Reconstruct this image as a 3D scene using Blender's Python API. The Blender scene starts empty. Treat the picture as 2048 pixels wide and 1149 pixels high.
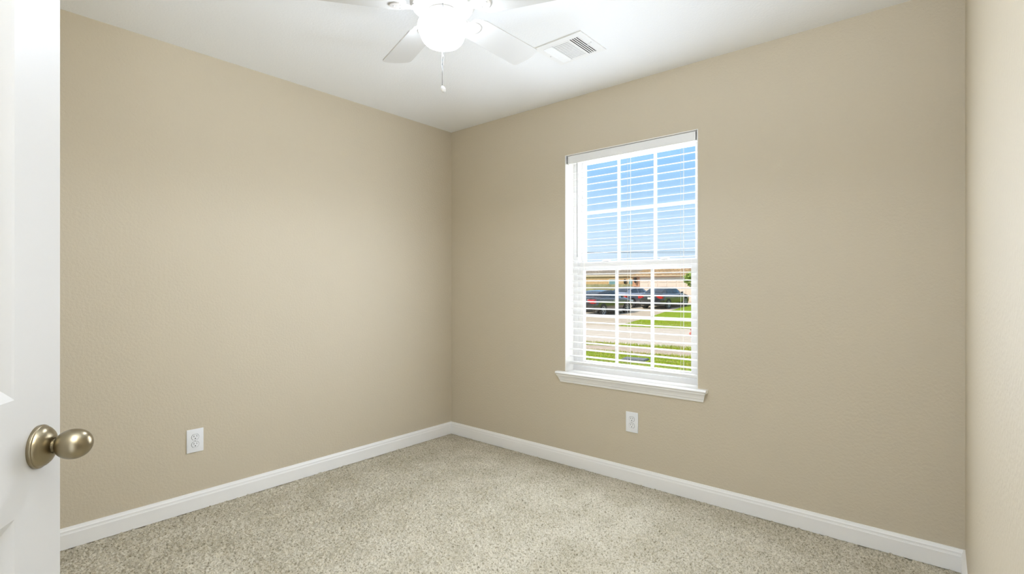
import bpy, bmesh, math, random
import numpy as np
from mathutils import Vector, Matrix

C = bpy.context.scene.collection
S = bpy.context.scene
PI = math.pi
random.seed(7)

# ------------------------------------------------------------------ camera
CAM_Z = 1.186
YAW = math.radians(40.2)                      # camera looks this far left of +y
cam_data = bpy.data.cameras.new('camera')
cam_data.sensor_width = 36.0
cam_data.lens = 36.0 * 1010.0 / 2048.0
cam_data.clip_start = 0.02
cam_data.clip_end = 400
cam = bpy.data.objects.new('camera', cam_data)
cam.location = (0, 0, CAM_Z)
cam.rotation_euler = (PI / 2, 0, YAW)
C.objects.link(cam)
S.camera = cam

# ------------------------------------------------------------------ colour management
S.view_settings.view_transform = 'Standard'
S.view_settings.look = 'None'
S.view_settings.gamma = 1.0
S.view_settings.use_curve_mapping = False
S.view_settings.exposure = 0.15
S.cycles.max_bounces = 12
S.cycles.diffuse_bounces = 8
S.cycles.sample_clamp_indirect = 6.0

# ------------------------------------------------------------------ sky
world = bpy.data.worlds.new('sky')
S.world = world
world.use_nodes = True
wn = world.node_tree
wn.nodes.clear()
w_out = wn.nodes.new('ShaderNodeOutputWorld')
w_bg = wn.nodes.new('ShaderNodeBackground')
w_tc = wn.nodes.new('ShaderNodeTexCoord')
w_sep = wn.nodes.new('ShaderNodeSeparateXYZ')
w_rmp = wn.nodes.new('ShaderNodeValToRGB')
wn.links.new(w_tc.outputs['Generated'], w_sep.inputs[0])
wn.links.new(w_sep.outputs['Z'], w_rmp.inputs[0])
wn.links.new(w_rmp.outputs[0], w_bg.inputs[0])
wn.links.new(w_bg.outputs[0], w_out.inputs[0])
w_rmp.color_ramp.elements[0].position = 0.0
w_rmp.color_ramp.elements[0].color = (0.72, 0.86, 1.0, 1)
e = w_rmp.color_ramp.elements.new(0.10); e.color = (0.60, 0.81, 1.0, 1)
e = w_rmp.color_ramp.elements.new(0.25); e.color = (0.27, 0.60, 1.0, 1)
e = w_rmp.color_ramp.elements.new(0.45); e.color = (0.52, 0.70, 0.95, 1)
w_rmp.color_ramp.elements[-1].position = 0.9
w_rmp.color_ramp.elements[-1].color = (0.62, 0.74, 0.92, 1)
w_bg.inputs[1].default_value = 0.92

# ------------------------------------------------------------------ lights
def add_light(name, kind, loc, rot, energy, color=(1, 1, 1), **kw):
    d = bpy.data.lights.new(name, kind)
    d.energy = energy
    d.color = color
    for k, v in kw.items():
        setattr(d, k, v)
    o = bpy.data.objects.new(name, d)
    o.location = loc
    o.rotation_euler = rot
    C.objects.link(o)
    return o

SUN_STRENGTH = 3.8
LAMP_COL = (0.742, 0.838, 1.0)
SKY_W = 17.0
WINDOW_W = 19.0
DOOR_W = 10.0
UP_W = 92.0
DOWN_W = 25.0
GLOBE_STRENGTH = 21.0
add_light('sun', 'SUN', (0, 0, 20), (math.radians(42), 0, math.radians(-24)), SUN_STRENGTH, (1.0, 0.90, 0.75), angle=0.02)
# daylight arriving at the window from outside
add_light('sky_daylight', 'AREA', (-1.467, 3.03, 1.36), (-PI / 2, 0, 0), SKY_W, (0.97, 0.98, 1.0),
          shape='RECTANGLE', size=0.84, size_y=1.38)
add_light('window_daylight', 'AREA', (-1.467, 2.795, 1.22), (-PI / 2, 0, 0), WINDOW_W, LAMP_COL,
          shape='RECTANGLE', size=0.84, size_y=1.12)
# added fill panel in the doorway behind the camera, standing in for hallway light
add_light('doorway_fill', 'AREA', (-0.05, -0.24, 1.05), (PI / 2, 0, 0), DOOR_W, LAMP_COL, shape='RECTANGLE', size=0.72, size_y=1.9)
# added fill aimed up at the ceiling from behind the camera, no fixture there
add_light('ceiling_fill', 'AREA', (0.05, -0.12, 1.75), (PI, 0, 0), UP_W, LAMP_COL, shape='DISK', size=0.3)
# downward light of the ceiling fan's lamp
add_light('fan_lamp', 'SPOT', (-1.4625, 1.316, 2.09), (0, 0, 0), DOWN_W, LAMP_COL, spot_size=math.radians(172), spot_blend=0.35, shadow_soft_size=0.08)

# ------------------------------------------------------------------ helpers
def lin(c):
    out = []
    for v in c:
        v = v / 255.0
        out.append(v / 12.92 if v <= 0.04045 else ((v + 0.055) / 1.055) ** 2.4)
    return (out[0], out[1], out[2], 1.0)

def mat(name, rgb, rough=0.6, metal=0.0, bump=0.0, bscale=100.0, bdist=0.002, var=None, vscale=20.0,
        emit=None, spec=0.5, detail=3.0, linear=False, coat=0.0):
    m = bpy.data.materials.new(name)
    m.use_nodes = True
    nt = m.node_tree
    b = nt.nodes['Principled BSDF']
    col = rgb + (1.0,) if linear else lin(rgb)
    b.inputs['Base Color'].default_value = col
    b.inputs['Roughness'].default_value = rough
    b.inputs['Metallic'].default_value = metal
    b.inputs['Specular IOR Level'].default_value = spec
    b.inputs['Coat Weight'].default_value = coat
    tc = nt.nodes.new('ShaderNodeTexCoord')
    if bump > 0:
        n = nt.nodes.new('ShaderNodeTexNoise')
        n.inputs['Scale'].default_value = bscale
        n.inputs['Detail'].default_value = detail
        nt.links.new(tc.outputs['Object'], n.inputs['Vector'])
        bp = nt.nodes.new('ShaderNodeBump')
        bp.inputs['Strength'].default_value = bump
        bp.inputs['Distance'].default_value = bdist
        nt.links.new(n.outputs['Fac'], bp.inputs['Height'])
        nt.links.new(bp.outputs['Normal'], b.inputs['Normal'])
    if var is not None:
        n = nt.nodes.new('ShaderNodeTexNoise')
        n.inputs['Scale'].default_value = vscale
        n.inputs['Detail'].default_value = 4.0
        nt.links.new(tc.outputs['Object'], n.inputs['Vector'])
        r = nt.nodes.new('ShaderNodeValToRGB')
        r.color_ramp.elements[0].position = 0.38
        r.color_ramp.elements[1].position = 0.62
        r.color_ramp.elements[0].color = lin(var)
        r.color_ramp.elements[1].color = col
        nt.links.new(n.outputs['Fac'], r.inputs[0])
        nt.links.new(r.outputs[0], b.inputs['Base Color'])
    if emit is not None:
        b.inputs['Emission Color'].default_value = emit[0]
        b.inputs['Emission Strength'].default_value = emit[1]
    return m

def brick_mat(name, c1, c2, mortar, scale, bw=0.5, rh=0.25, ms=0.02, swap=True):
    m = bpy.data.materials.new(name)
    m.use_nodes = True
    nt = m.node_tree
    b = nt.nodes['Principled BSDF']
    b.inputs['Roughness'].default_value = 0.85
    tc = nt.nodes.new('ShaderNodeTexCoord')
    br = nt.nodes.new('ShaderNodeTexBrick')
    br.inputs['Scale'].default_value = scale
    br.inputs['Color1'].default_value = lin(c1)
    br.inputs['Color2'].default_value = lin(c2)
    br.inputs['Mortar'].default_value = lin(mortar)
    br.inputs['Mortar Size'].default_value = ms
    br.inputs['Brick Width'].default_value = bw
    br.inputs['Row Height'].default_value = rh
    src = tc.outputs['Object']
    if swap:                       # bricks on an upright wall: use x and z
        sp = nt.nodes.new('ShaderNodeSeparateXYZ')
        cb = nt.nodes.new('ShaderNodeCombineXYZ')
        nt.links.new(src, sp.inputs[0])
        nt.links.new(sp.outputs['X'], cb.inputs['X'])
        nt.links.new(sp.outputs['Z'], cb.inputs['Y'])
        src = cb.outputs[0]
    nt.links.new(src, br.inputs['Vector'])
    nt.links.new(br.outputs['Color'], b.inputs['Base Color'])
    return m

class MB:
    """collects shapes, then links them as ONE mesh object"""
    def __init__(self):
        self.bm = bmesh.new()
    def face(self, pts, mi=0):
        vs = [self.bm.verts.new(p) for p in pts]
        f = self.bm.faces.new(vs)
        f.material_index = mi
        return f
    def box(self, x0, x1, y0, y1, z0, z1, bev=0.0, mtx=None, seg=2):
        r = bmesh.ops.create_cube(self.bm, size=1.0)
        vs = r['verts']
        for v in vs:
            v.co = Vector(((x0 + x1) / 2 + v.co.x * (x1 - x0), (y0 + y1) / 2 + v.co.y * (y1 - y0),
                           (z0 + z1) / 2 + v.co.z * (z1 - z0)))
        if bev > 0:
            es = list({e for v in vs for e in v.link_edges})
            rr = bmesh.ops.bevel(self.bm, geom=es, offset=bev, segments=seg, profile=0.5, affect='EDGES')
            vs = list({v for f in rr['faces'] for v in f.verts} | {v for v in vs if v.is_valid})
        if mtx is not None:
            for v in vs:
                v.co = mtx @ v.co
        return self
    def lathe(self, prof, seg=32, mtx=None, cap=True):
        """prof: list of (axial z, radius)"""
        rings = []
        M = mtx or Matrix()
        for z, r in prof:
            if r < 1e-6:
                rings.append([self.bm.verts.new(M @ Vector((0, 0, z)))])
            else:
                rings.append([self.bm.verts.new(M @ Vector((r * math.cos(2 * PI * k / seg), r * math.sin(2 * PI * k / seg), z)))
                              for k in range(seg)])
        for a, b in zip(rings[:-1], rings[1:]):
            for k in range(seg):
                k2 = (k + 1) % seg
                if len(a) == 1 and len(b) == 1:
                    continue
                if len(a) == 1:
                    self.bm.faces.new((a[0], b[k2], b[k]))
                elif len(b) == 1:
                    self.bm.faces.new((a[k], a[k2], b[0]))
                else:
                    self.bm.faces.new((a[k], a[k2], b[k2], b[k]))
        if cap:
            if len(rings[0]) > 1: self.bm.faces.new(list(reversed(rings[0])))
            if len(rings[-1]) > 1: self.bm.faces.new(rings[-1])
        return self
    def tube(self, pts, r, seg=8):
        pts = [Vector(p) for p in pts]
        rings = []
        for i, p in enumerate(pts):
            t = (pts[min(i + 1, len(pts) - 1)] - pts[max(i - 1, 0)]).normalized()
            up = Vector((0, 0, 1)) if abs(t.z) < 0.9 else Vector((1, 0, 0))
            a = t.cross(up).normalized(); b = t.cross(a).normalized()
            rr = r[i] if isinstance(r, (list, tuple)) else r
            rings.append([self.bm.verts.new(p + a * rr * math.cos(2 * PI * k / seg) + b * rr * math.sin(2 * PI * k / seg)) for k in range(seg)])
        for a, b in zip(rings[:-1], rings[1:]):
            for k in range(seg):
                self.bm.faces.new((a[k], a[(k + 1) % seg], b[(k + 1) % seg], b[k]))
        self.bm.faces.new(list(reversed(rings[0]))); self.bm.faces.new(rings[-1])
        return self
    def prism(self, poly, h0, h1, mtx=None, bev=0.0):
        """poly in xy, extruded in z from h0 to h1"""
        M = mtx or Matrix()
        lo = [self.bm.verts.new(M @ Vector((p[0], p[1], h0))) for p in poly]
        hi = [self.bm.verts.new(M @ Vector((p[0], p[1], h1))) for p in poly]
        fs = [self.bm.faces.new(list(reversed(lo))), self.bm.faces.new(hi)]
        n = len(poly)
        for k in range(n):
            fs.append(self.bm.faces.new((lo[k], lo[(k + 1) % n], hi[(k + 1) % n], hi[k])))
        if bev > 0:
            es = [e for e in fs[0].edges] + [e for e in fs[1].edges]
            bmesh.ops.bevel(self.bm, geom=es, offset=bev, segments=2, profile=0.5, affect='EDGES')
        return self
    def loft(self, rings, cap=True, closed=True):
        R = [[self.bm.verts.new(p) for p in ring] for ring in rings]
        n = len(R[0])
        for a, b in zip(R[:-1], R[1:]):
            for k in range(n if closed else n - 1):
                self.bm.faces.new((a[k], a[(k + 1) % n], b[(k + 1) % n], b[k]))
        if cap:
            self.bm.faces.new(list(reversed(R[0]))); self.bm.faces.new(R[-1])
        return self
    def build(self, name, m, parent=None, smooth=False, loc=None, rot=None, angle=35):
        bmesh.ops.recalc_face_normals(self.bm, faces=self.bm.faces)
        me = bpy.data.meshes.new(name)
        self.bm.to_mesh(me)
        self.bm.free()
        for mm in (m if isinstance(m, (list, tuple)) else [m]):
            me.materials.append(mm)
        if smooth:
            for p in me.polygons: p.use_smooth = True
            me.set_sharp_from_angle(angle=math.radians(angle))
        o = bpy.data.objects.new(name, me)
        C.objects.link(o)
        if parent is not None: o.parent = parent
        if loc is not None: o.location = loc
        if rot is not None: o.rotation_euler = rot
        return o

def empty(name, loc, rot=(0, 0, 0), parent=None):
    o = bpy.data.objects.new(name, None)
    o.empty_display_size = 0.1
    o.location = loc
    o.rotation_euler = rot
    C.objects.link(o)
    if parent is not None: o.parent = parent
    return o

def tag(o, label=None, cat=None, group=None, kind=None):
    if label: o['label'] = label
    if cat: o['category'] = cat
    if group: o['group'] = group
    if kind: o['kind'] = kind
    return o

def struct(o, label, cat):
    return tag(o, label, cat, kind='structure')

def Rz(a): return Matrix.Rotation(a, 4, 'Z')
def Rx(a): return Matrix.Rotation(a, 4, 'X')
def Ry(a): return Matrix.Rotation(a, 4, 'Y')
def T(x, y, z): return Matrix.Translation((x, y, z))

# ------------------------------------------------------------------ room sizes
XL, XR = -3.023, 0.084          # left / right wall faces
YB, YF = 2.813, -0.25           # window wall / door wall faces
H = 2.44
AX, AY = 0.36, 0.30             # entry alcove: its right face and where the right wall ends
HX0, HX1, HY = -1.5, 1.2, -1.6  # hallway
WX0, WX1, WZ0, WZ1 = -1.910, -1.024, 0.622, 2.065   # window opening
WT = 0.17                       # wall thickness at the window

# ------------------------------------------------------------------ materials
M_WALL = mat('tan_wall_paint', (198, 187, 165), rough=0.55, bump=0.4, bscale=85, bdist=0.004, detail=2.0, spec=0.35)
M_CEIL = mat('white_ceiling_paint', (242, 243, 243), rough=0.85, bump=0.25, bscale=110, bdist=0.004, spec=0.2)
M_TRIM = mat('white_semigloss_trim', (240, 239, 236), rough=0.35)
M_DOOR = mat('white_door_paint', (200, 198, 194), rough=0.42)
M_VINYL = mat('white_vinyl', (232, 232, 233), rough=0.4)
M_BLIND = mat('white_blind_slat', (232, 232, 230), rough=0.4)
M_VALANCE = mat('white_blind_valance', (236, 236, 234), rough=0.45)
M_FAN = mat('white_fan_enamel', (216, 213, 207), rough=0.35)
M_ARM = mat('cream_blade_arm', (190, 183, 174), rough=0.4)
M_BLADE = mat('white_fan_blade', (206, 204, 199), rough=0.45)
M_NICKEL = mat('brushed_nickel', (146, 134, 109), rough=0.3, metal=1.0, bump=0.03, bscale=400)
M_DARKGAP = mat('dark_gap', (40, 38, 34), rough=0.8)
M_PLATE = mat('white_plastic', (236, 237, 238), rough=0.35)
M_SLOT = mat('outlet_slot', (35, 33, 30), rough=0.7)
M_SCREW = mat('painted_screw', (200, 200, 198), rough=0.4)
M_VENT = mat('white_vent_enamel', (240, 240, 238), rough=0.45)
M_DUCT = mat('duct_dark', (36, 35, 33), rough=0.9)
M_CHAIN = mat('chain_metal', (128, 126, 120), rough=0.35, metal=0.8)
M_CORD = mat('blind_cord', (235, 232, 225), rough=0.8)

def glass_mat():
    m = bpy.data.materials.new('window_glass')
    m.use_nodes = True
    nt = m.node_tree
    nt.nodes.clear()
    o = nt.nodes.new('ShaderNodeOutputMaterial')
    mx = nt.nodes.new('ShaderNodeMixShader')
    t = nt.nodes.new('ShaderNodeBsdfTransparent')
    g = nt.nodes.new('ShaderNodeBsdfGlossy')
    g.inputs['Roughness'].default_value = 0.02
    mx.inputs[0].default_value = 0.035
    nt.links.new(t.outputs[0], mx.inputs[1])
    nt.links.new(g.outputs[0], mx.inputs[2])
    nt.links.new(mx.outputs[0], o.inputs[0])
    return m
M_GLASS = glass_mat()

def globe_mat():
    m = bpy.data.materials.new('lit_opal_glass')
    m.use_nodes = True
    b = m.node_tree.nodes['Principled BSDF']
    b.inputs['Base Color'].default_value = (0.95, 0.95, 0.93, 1)
    b.inputs['Emission Color'].default_value = (LAMP_COL[0], LAMP_COL[1], LAMP_COL[2], 1)
    b.inputs['Emission Strength'].default_value = GLOBE_STRENGTH
    return m
M_GLOBE = globe_mat()

def carpet_mat():
    m = bpy.data.materials.new('flecked_beige_carpet')
    m.use_nodes = True
    nt = m.node_tree
    b = nt.nodes['Principled BSDF']
    b.inputs['Roughness'].default_value = 0.95
    b.inputs['Specular IOR Level'].default_value = 0.1
    tc = nt.nodes.new('ShaderNodeTexCoord')
    n1 = nt.nodes.new('ShaderNodeTexNoise')
    n1.inputs['Scale'].default_value = 130
    n1.inputs['Detail'].default_value = 3
    n1.inputs['Distortion'].default_value = 0.6
    r = nt.nodes.new('ShaderNodeValToRGB')
    r.color_ramp.elements[0].position = 0.30
    r.color_ramp.elements[0].color = lin((130, 121, 100))
    r.color_ramp.elements[1].position = 0.68
    r.color_ramp.elements[1].color = lin((216, 208, 190))
    e = r.color_ramp.elements.new(0.46); e.color = lin((194, 186, 165))
    n2 = nt.nodes.new('ShaderNodeTexNoise')
    n2.inputs['Scale'].default_value = 4.5
    n2.inputs['Detail'].default_value = 3
    r2 = nt.nodes.new('ShaderNodeValToRGB')
    r2.color_ramp.elements[0].position = 0.36
    r2.color_ramp.elements[0].color = (0.86, 0.85, 0.82, 1)
    r2.color_ramp.elements[1].position = 0.62
    r2.color_ramp.elements[1].color = (1, 1, 1, 1)
    mx = nt.nodes.new('ShaderNodeMix')
    mx.data_type = 'RGBA'; mx.blend_type = 'MULTIPLY'
    mx.inputs['Factor'].default_value = 1.0
    nt.links.new(tc.outputs['Object'], n1.inputs['Vector'])
    nt.links.new(tc.outputs['Object'], n2.inputs['Vector'])
    nt.links.new(n1.outputs['Fac'], r.inputs[0])
    nt.links.new(n2.outputs['Fac'], r2.inputs[0])
    nt.links.new(r.outputs[0], mx.inputs['A'])
    nt.links.new(r2.outputs[0], mx.inputs['B'])
    nt.links.new(mx.outputs['Result'], b.inputs['Base Color'])
    return m
M_CARPET = carpet_mat()

# ================================================================== ROOM SHELL
b = MB(); b.box(XL - 0.2, HX1 + 0.2, HY - 0.2, YB + WT, -0.15, -0.012)
struct(b.build('floor', mat('subfloor', (150, 140, 118), rough=0.9)), 'floor slab under the beige carpet', 'floor')
b = MB(); b.box(XL - 0.2, HX1 + 0.2, HY - 0.2, YB + WT, H, H + 0.2)
struct(b.build('ceiling', M_CEIL), 'white lightly textured ceiling', 'ceiling')
b = MB(); b.box(XL - 0.15, XL, YF - 0.12, YB + WT, -0.05, H + 0.05)
struct(b.build('wall_left', M_WALL), 'long tan wall on the left with one outlet', 'wall')
b = MB()
for bx in ((XL - 0.15, WX0, -0.05, H + 0.05), (WX1, XR + 0.3, -0.05, H + 0.05), (WX0, WX1, -0.05, WZ0 - 0.02), (WX0, WX1, WZ1, H + 0.05)):
    b.box(bx[0], bx[1], YB, YB + WT, bx[2], bx[3])
struct(b.build('wall_back', M_WALL), 'tan wall with the window', 'wall')
b = MB(); b.box(XR, XR + 0.12, AY, YB + 0.02, -0.05, H + 0.05); b.box(XR, AX + 0.12, AY, AY + 0.12, -0.05, H + 0.05)
wall_right = struct(b.build('wall_right', M_WALL), 'tan wall close by on the right edge', 'wall')
for (ny, nz, nr) in ((1.19, 1.71, 0.0022), (1.605, 1.86, 0.0018)):
    n = MB(); n.lathe([(0, nr), (0.0012, nr * 0.8), (0.0014, 0)], 10, T(XR, ny, nz) @ Ry(-PI / 2))
    tag(n.build('nail_hole', M_DARKGAP, wall_right), 'small dark nail hole')
b = MB(); b.box(XL - 0.1, -0.45, YF - 0.12, YF, -0.05, H + 0.05); b.box(-0.45, AX, YF - 0.12, YF, 2.06, H + 0.05)
b.box(AX, AX + 0.12, YF - 0.12, AY + 0.01, -0.05, H + 0.05)
struct(b.build('wall_front', M_WALL), 'tan wall around the doorway behind the camera', 'wall')
b = MB()
b.box(HX0 - 0.1, HX1 + 0.1, HY - 0.1, HY, -0.05, H + 0.05)
b.box(HX0 - 0.1, HX0, HY, YF - 0.1, -0.05, H + 0.05)
b.box(HX1, HX1 + 0.1, HY, YF - 0.1, -0.05, H + 0.05)
b.box(AX + 0.1, HX1 + 0.1, YF - 0.12, YF, -0.05, H + 0.05)
struct(b.build('wall_hall', M_WALL), 'tan walls of the hallway behind the camera', 'wall')

# door casing of the opening behind the camera
b = MB(); b.box(-0.45, -0.435, YF - 0.13, YF + 0.006, 0, 2.06); b.box(AX - 0.014, AX, YF - 0.13, YF + 0.006, 0, 2.06)
b.box(-0.45, AX, YF - 0.13, YF + 0.006, 2.045, 2.06)
struct(b.build('trim_2', M_TRIM), 'white door jamb behind the camera', 'trim')

# baseboards: profile swept along each wall
BP = [(0, 0), (0.014, 0), (0.014, 0.066), (0.0125, 0.069), (0.0125, 0.071), (0.0115, 0.073), (0.0115, 0.081), (0.009, 0.085), (0.006, 0.0935), (0, 0.0945)]
def baseboard(name, p0, p1, inward, label, m0=0.0, m1=0.0):
    p0 = Vector((p0[0], p0[1], 0)); p1 = Vector((p1[0], p1[1], 0)); iw = Vector((inward[0], inward[1], 0))
    d = (p1 - p0).normalized()
    b = MB()
    b.loft([[p0 + iw * t + d * (m0 * t) + Vector((0, 0, z)) for t, z in BP],
            [p1 + iw * t - d * (m1 * t) + Vector((0, 0, z)) for t, z in BP]])
    return struct(b.build(name, M_TRIM), label, 'baseboard')
baseboard('baseboard_left', (XL, YF), (XL, YB), (1, 0), 'white baseboard along the left wall', 0, 1)
baseboard('baseboard_back', (XL, YB), (XR, YB), (0, -1), 'white baseboard under the window wall', 1, 1)
baseboard('baseboard_right', (XR, YB), (XR, AY), (-1, 0), 'white baseboard along the right wall', 1, 0)
baseboard('baseboard_front', (XL, YF), (-0.45, YF), (0, 1), 'white baseboard on the door wall', 1, 0)

# carpet pile
def carpet(name, x0, x1, y0, y1, step):
    rng = np.random.default_rng(3)
    nx = int((x1 - x0) / step); ny = int((y1 - y0) / step)
    X, Y = np.meshgrid(np.linspace(x0, x1, nx), np.linspace(y0, y1, ny))
    X = X + rng.uniform(-0.45, 0.45, X.shape) * step
    Y = Y + rng.uniform(-0.45, 0.45, X.shape) * step
    Z = rng.uniform(-0.010, 0.003, X.shape)
    k = rng.normal(0, 1, X.shape)
    for _ in range(3):
        k = (k + np.roll(k, 1, 0) + np.roll(k, -1, 0) + np.roll(k, 1, 1) + np.roll(k, -1, 1)) / 5
    Z += k / k.std() * 0.0018
    X = np.clip(X, x0, x1); Y = np.clip(Y, y0, y1)
    Z = np.clip(Z, -0.011, 0.006)
    co = np.stack([X, Y, Z], -1).reshape(-1, 3).astype(np.float32)
    i = np.arange(nx * ny).reshape(ny, nx)
    q = np.stack([i[:-1, :-1], i[:-1, 1:], i[1:, 1:], i[1:, :-1]], -1).reshape(-1, 4).astype(np.int32)
    me = bpy.data.meshes.new(name)
    me.vertices.add(len(co)); me.vertices.foreach_set('co', co.ravel())
    me.loops.add(q.size); me.loops.foreach_set('vertex_index', q.ravel())
    me.polygons.add(len(q)); me.polygons.foreach_set('loop_start', np.arange(0, q.size, 4, dtype=np.int32))
    me.update(calc_edges=True)
    me.materials.append(M_CARPET)
    o = bpy.data.objects.new(name, me)
    C.objects.link(o)
    return o
cp = carpet('carpet', XL + 0.002, XR - 0.002, YF + 0.002, YB - 0.002, 0.0055)
tag(cp, 'flecked beige looped carpet covering the whole floor', 'carpet', kind='stuff')

# ================================================================== WINDOW
win = struct(empty('window_1', ((WX0 + WX1) / 2, YB + 0.12, WZ0)), 'white vinyl single hung window with grilles', 'window')
def wpart(mb, name, m, parent=win, smooth=False):
    o = mb.build(name, m, smooth=smooth)
    o.parent = parent
    # keep world placement (parents are unrotated, so only an offset)
    off = Vector((0, 0, 0)); p = parent
    while p is not None:
        off += p.location; p = p.parent
    o.location = -off
    return o
FY0, FY1 = YB + 0.098, WT + YB          # window frame depth range
# drywall-wrapped reveal in white
b = MB()
b.box(WX0 - 0.001, WX0 + 0.003, YB - 0.001, FY1, WZ0, WZ1)
b.box(WX1 - 0.003, WX1 + 0.001, YB - 0.001, FY1, WZ0, WZ1)
b.box(WX0, WX1, YB - 0.001, FY1, WZ1 - 0.003, WZ1 + 0.001)
wpart(b, 'reveal', M_TRIM)
b = MB()
fw = 0.036
b.box(WX0, WX0 + fw, FY0, FY1 + 0.01, WZ0, WZ1, 0.002)
b.box(WX1 - fw, WX1, FY0, FY1 + 0.01, WZ0, WZ1, 0.002)
b.box(WX0 + fw - 0.001, WX1 - fw + 0.001, FY0 + 0.001, FY1 + 0.009, WZ1 - 0.024, WZ1, 0.002)
b.box(WX0 + 0.0005, WX1 - 0.0005, FY0 - 0.004, FY1 + 0.012, WZ0 - 0.02, WZ0 + 0.030, 0.002)
b.box(WX0 + fw, WX0 + fw + 0.006, FY0 + 0.004, FY1, WZ0, WZ1)      # balance track lips
b.box(WX1 - fw - 0.006, WX1 - fw, FY0 + 0.004, FY1, WZ0, WZ1)
wpart(b, 'window_frame', M_VINYL)
def sash(name, gx0, gx1, gz0, gz1, y0, y1, st, top, bot, yg):
    b = MB()
    b.box(gx0 - st, gx0, y0, y1, gz0 - bot, gz1 + top, 0.003)
    b.box(gx1, gx1 + st, y0, y1, gz0 - bot, gz1 + top, 0.003)
    b.box(gx0 - 0.001, gx1 + 0.001, y0 + 0.001, y1 - 0.001, gz1, gz1 + top - 0.001, 0.002)
    b.box(gx0 - 0.001, gx1 + 0.001, y0 + 0.001, y1 - 0.001, gz0 - bot + 0.001, gz0, 0.002)
    s = wpart(b, name, M_VINYL)
    g = MB()
    for k in (1, 2):
        x = gx0 + (gx1 - gx0) * k / 3
        g.box(x - 0.0095, x + 0.0095, yg - 0.004, yg + 0.004, gz0 - 0.002, gz1 + 0.002, 0.001)
    z = (gz0 + gz1) / 2
    g.box(gx0 - 0.002, gx1 + 0.002, yg - 0.0042, yg + 0.0042, z - 0.0095, z + 0.0095, 0.001)
    wpart(g, 'grille', M_VINYL, s)
    p = MB(); p.box(gx0 - 0.004, gx1 + 0.004, yg + 0.006, yg + 0.009, gz0 - 0.004, gz1 + 0.004)
    wpart(p, 'pane', M_GLASS, s)
    return s
GCX = (WX0 + WX1) / 2
sash('upper_sash', GCX - 0.376, GCX + 0.376, 1.357, 2.020, YB + 0.142, YB + 0.166, 0.028, 0.022, 0.045, YB + 0.150)
low = sash('lower_sash', GCX - 0.366, GCX + 0.366, 0.690, 1.297, YB + 0.104, YB + 0.136, 0.036, 0.056, 0.042, YB + 0.115)
b = MB()
for lx in (GCX - 0.2, GCX + 0.2):
    b.box(lx - 0.025, lx + 0.025, YB + 0.106, YB + 0.132, 1.353, 1.366, 0.003)
wpart(b, 'sash_lock', M_VINYL, low)

# stool and apron
SX0, SX1 = WX0 - 0.060, WX1 + 0.056
b = MB()
prof = [(-0.10, 0.0), (0.030, 0.0), (0.034, 0.003), (0.037, 0.009), (0.034, 0.016), (0.030, 0.019), (-0.10, 0.019)]
def sx(x, base): return [Vector((x, YB - t, WZ0 - 0.020 + z)) for t, z in base]
b.loft([sx(WX0 + 0.002, [(-0.10, 0), (0.0, 0), (0.0, 0.019), (-0.10, 0.019)]), sx(WX1 - 0.002, [(-0.10, 0), (0.0, 0), (0.0, 0.019), (-0.10, 0.019)])])
prof = [(0.0, 0.0), (0.030, 0.0), (0.034, 0.003), (0.037, 0.0095), (0.034, 0.016), (0.030, 0.019), (0.0, 0.019)]
b.loft([sx(SX0, prof), sx(SX1, prof)])
sill = wpart(b, 'window_sill', M_TRIM, smooth=True)
b = MB()
ap = [(0.0, 0.0), (0.007, 0.0), (0.008, 0.004), (0.010, 0.013), (0.014, 0.017), (0.016, 0.024), (0.022, 0.036), (0.030, 0.047), (0.030, 0.0525), (0.0, 0.0525)]
def apr(x, sgn): return [Vector((x + sgn * t * 0.75, YB - t, WZ0 - 0.0725 + z)) for t, z in ap]
b.loft([apr(SX0 + 0.028, -1), apr(SX1 - 0.028, 1)])
wpart(b, 'apron', M_TRIM, sill, smooth=False)

# ================================================================== BLIND
bl = tag(empty('window_blind', (GCX, YB + 0.05, WZ1)), 'open white slatted blind with headrail hanging inside the window recess', 'blind')
BX0, BX1 = WX0 + 0.008, WX1 - 0.008
b = MB(); b.box(BX0, BX1, YB + 0.008, YB + 0.018, 2.008, 2.060, 0.002)
b.box(BX0, BX0 + 0.008, YB + 0.008, YB + 0.045, 2.008, 2.060, 0.001); b.box(BX1 - 0.008, BX1, YB + 0.008, YB + 0.045, 2.008, 2.060, 0.001)
wpart(b, 'valance', M_VALANCE, bl)
b = MB(); b.box(BX0 + 0.010, BX1 - 0.010, YB + 0.022, YB + 0.074, 2.018, 2.060, 0.002)
wpart(b, 'headrail', M_BLIND, bl)
SY, SD = YB + 0.048, 0.035
z_top, pitch, nsl = 1.953, 0.0455, 28
ladders = [GCX - 0.335, GCX, GCX + 0.335]
def slat_mesh():
    b = MB()
    n = 6
    ring = []
    for k in range(n + 1):
        t = -SD / 2 + SD * k / n
        ring.append((t, 0.0016 - 0.0016 * (2 * t / SD) ** 2 + 0.0012))
    ring += [(t, z - 0.0016) for t, z in reversed(ring)]
    tilt = math.radians(6.8)
    def rr(x): return [Vector((x, t * math.cos(tilt) - z * math.sin(tilt), t * math.sin(tilt) + z * math.cos(tilt))) for t, z in ring]
    b.loft([rr(BX0 + 0.006 - GCX), rr(BX1 - 0.006 - GCX)])
    return b
first = None
for k in range(nsl):
    z = z_top - k * pitch
    if first is None:
        first = slat_mesh().build('slat', M_BLIND, bl, smooth=True)
        o = first
    else:
        o = first.copy(); C.objects.link(o); o.parent = bl
    o.location = (0, SY - (YB + 0.05), z - WZ1)
zb = z_top - nsl * pitch
b = MB(); b.box(BX0 + 0.006, BX1 - 0.006, SY - SD / 2, SY + SD / 2, zb - 0.010, zb + 0.008, 0.003)
wpart(b, 'bottom_rail', M_BLIND, bl)
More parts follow.
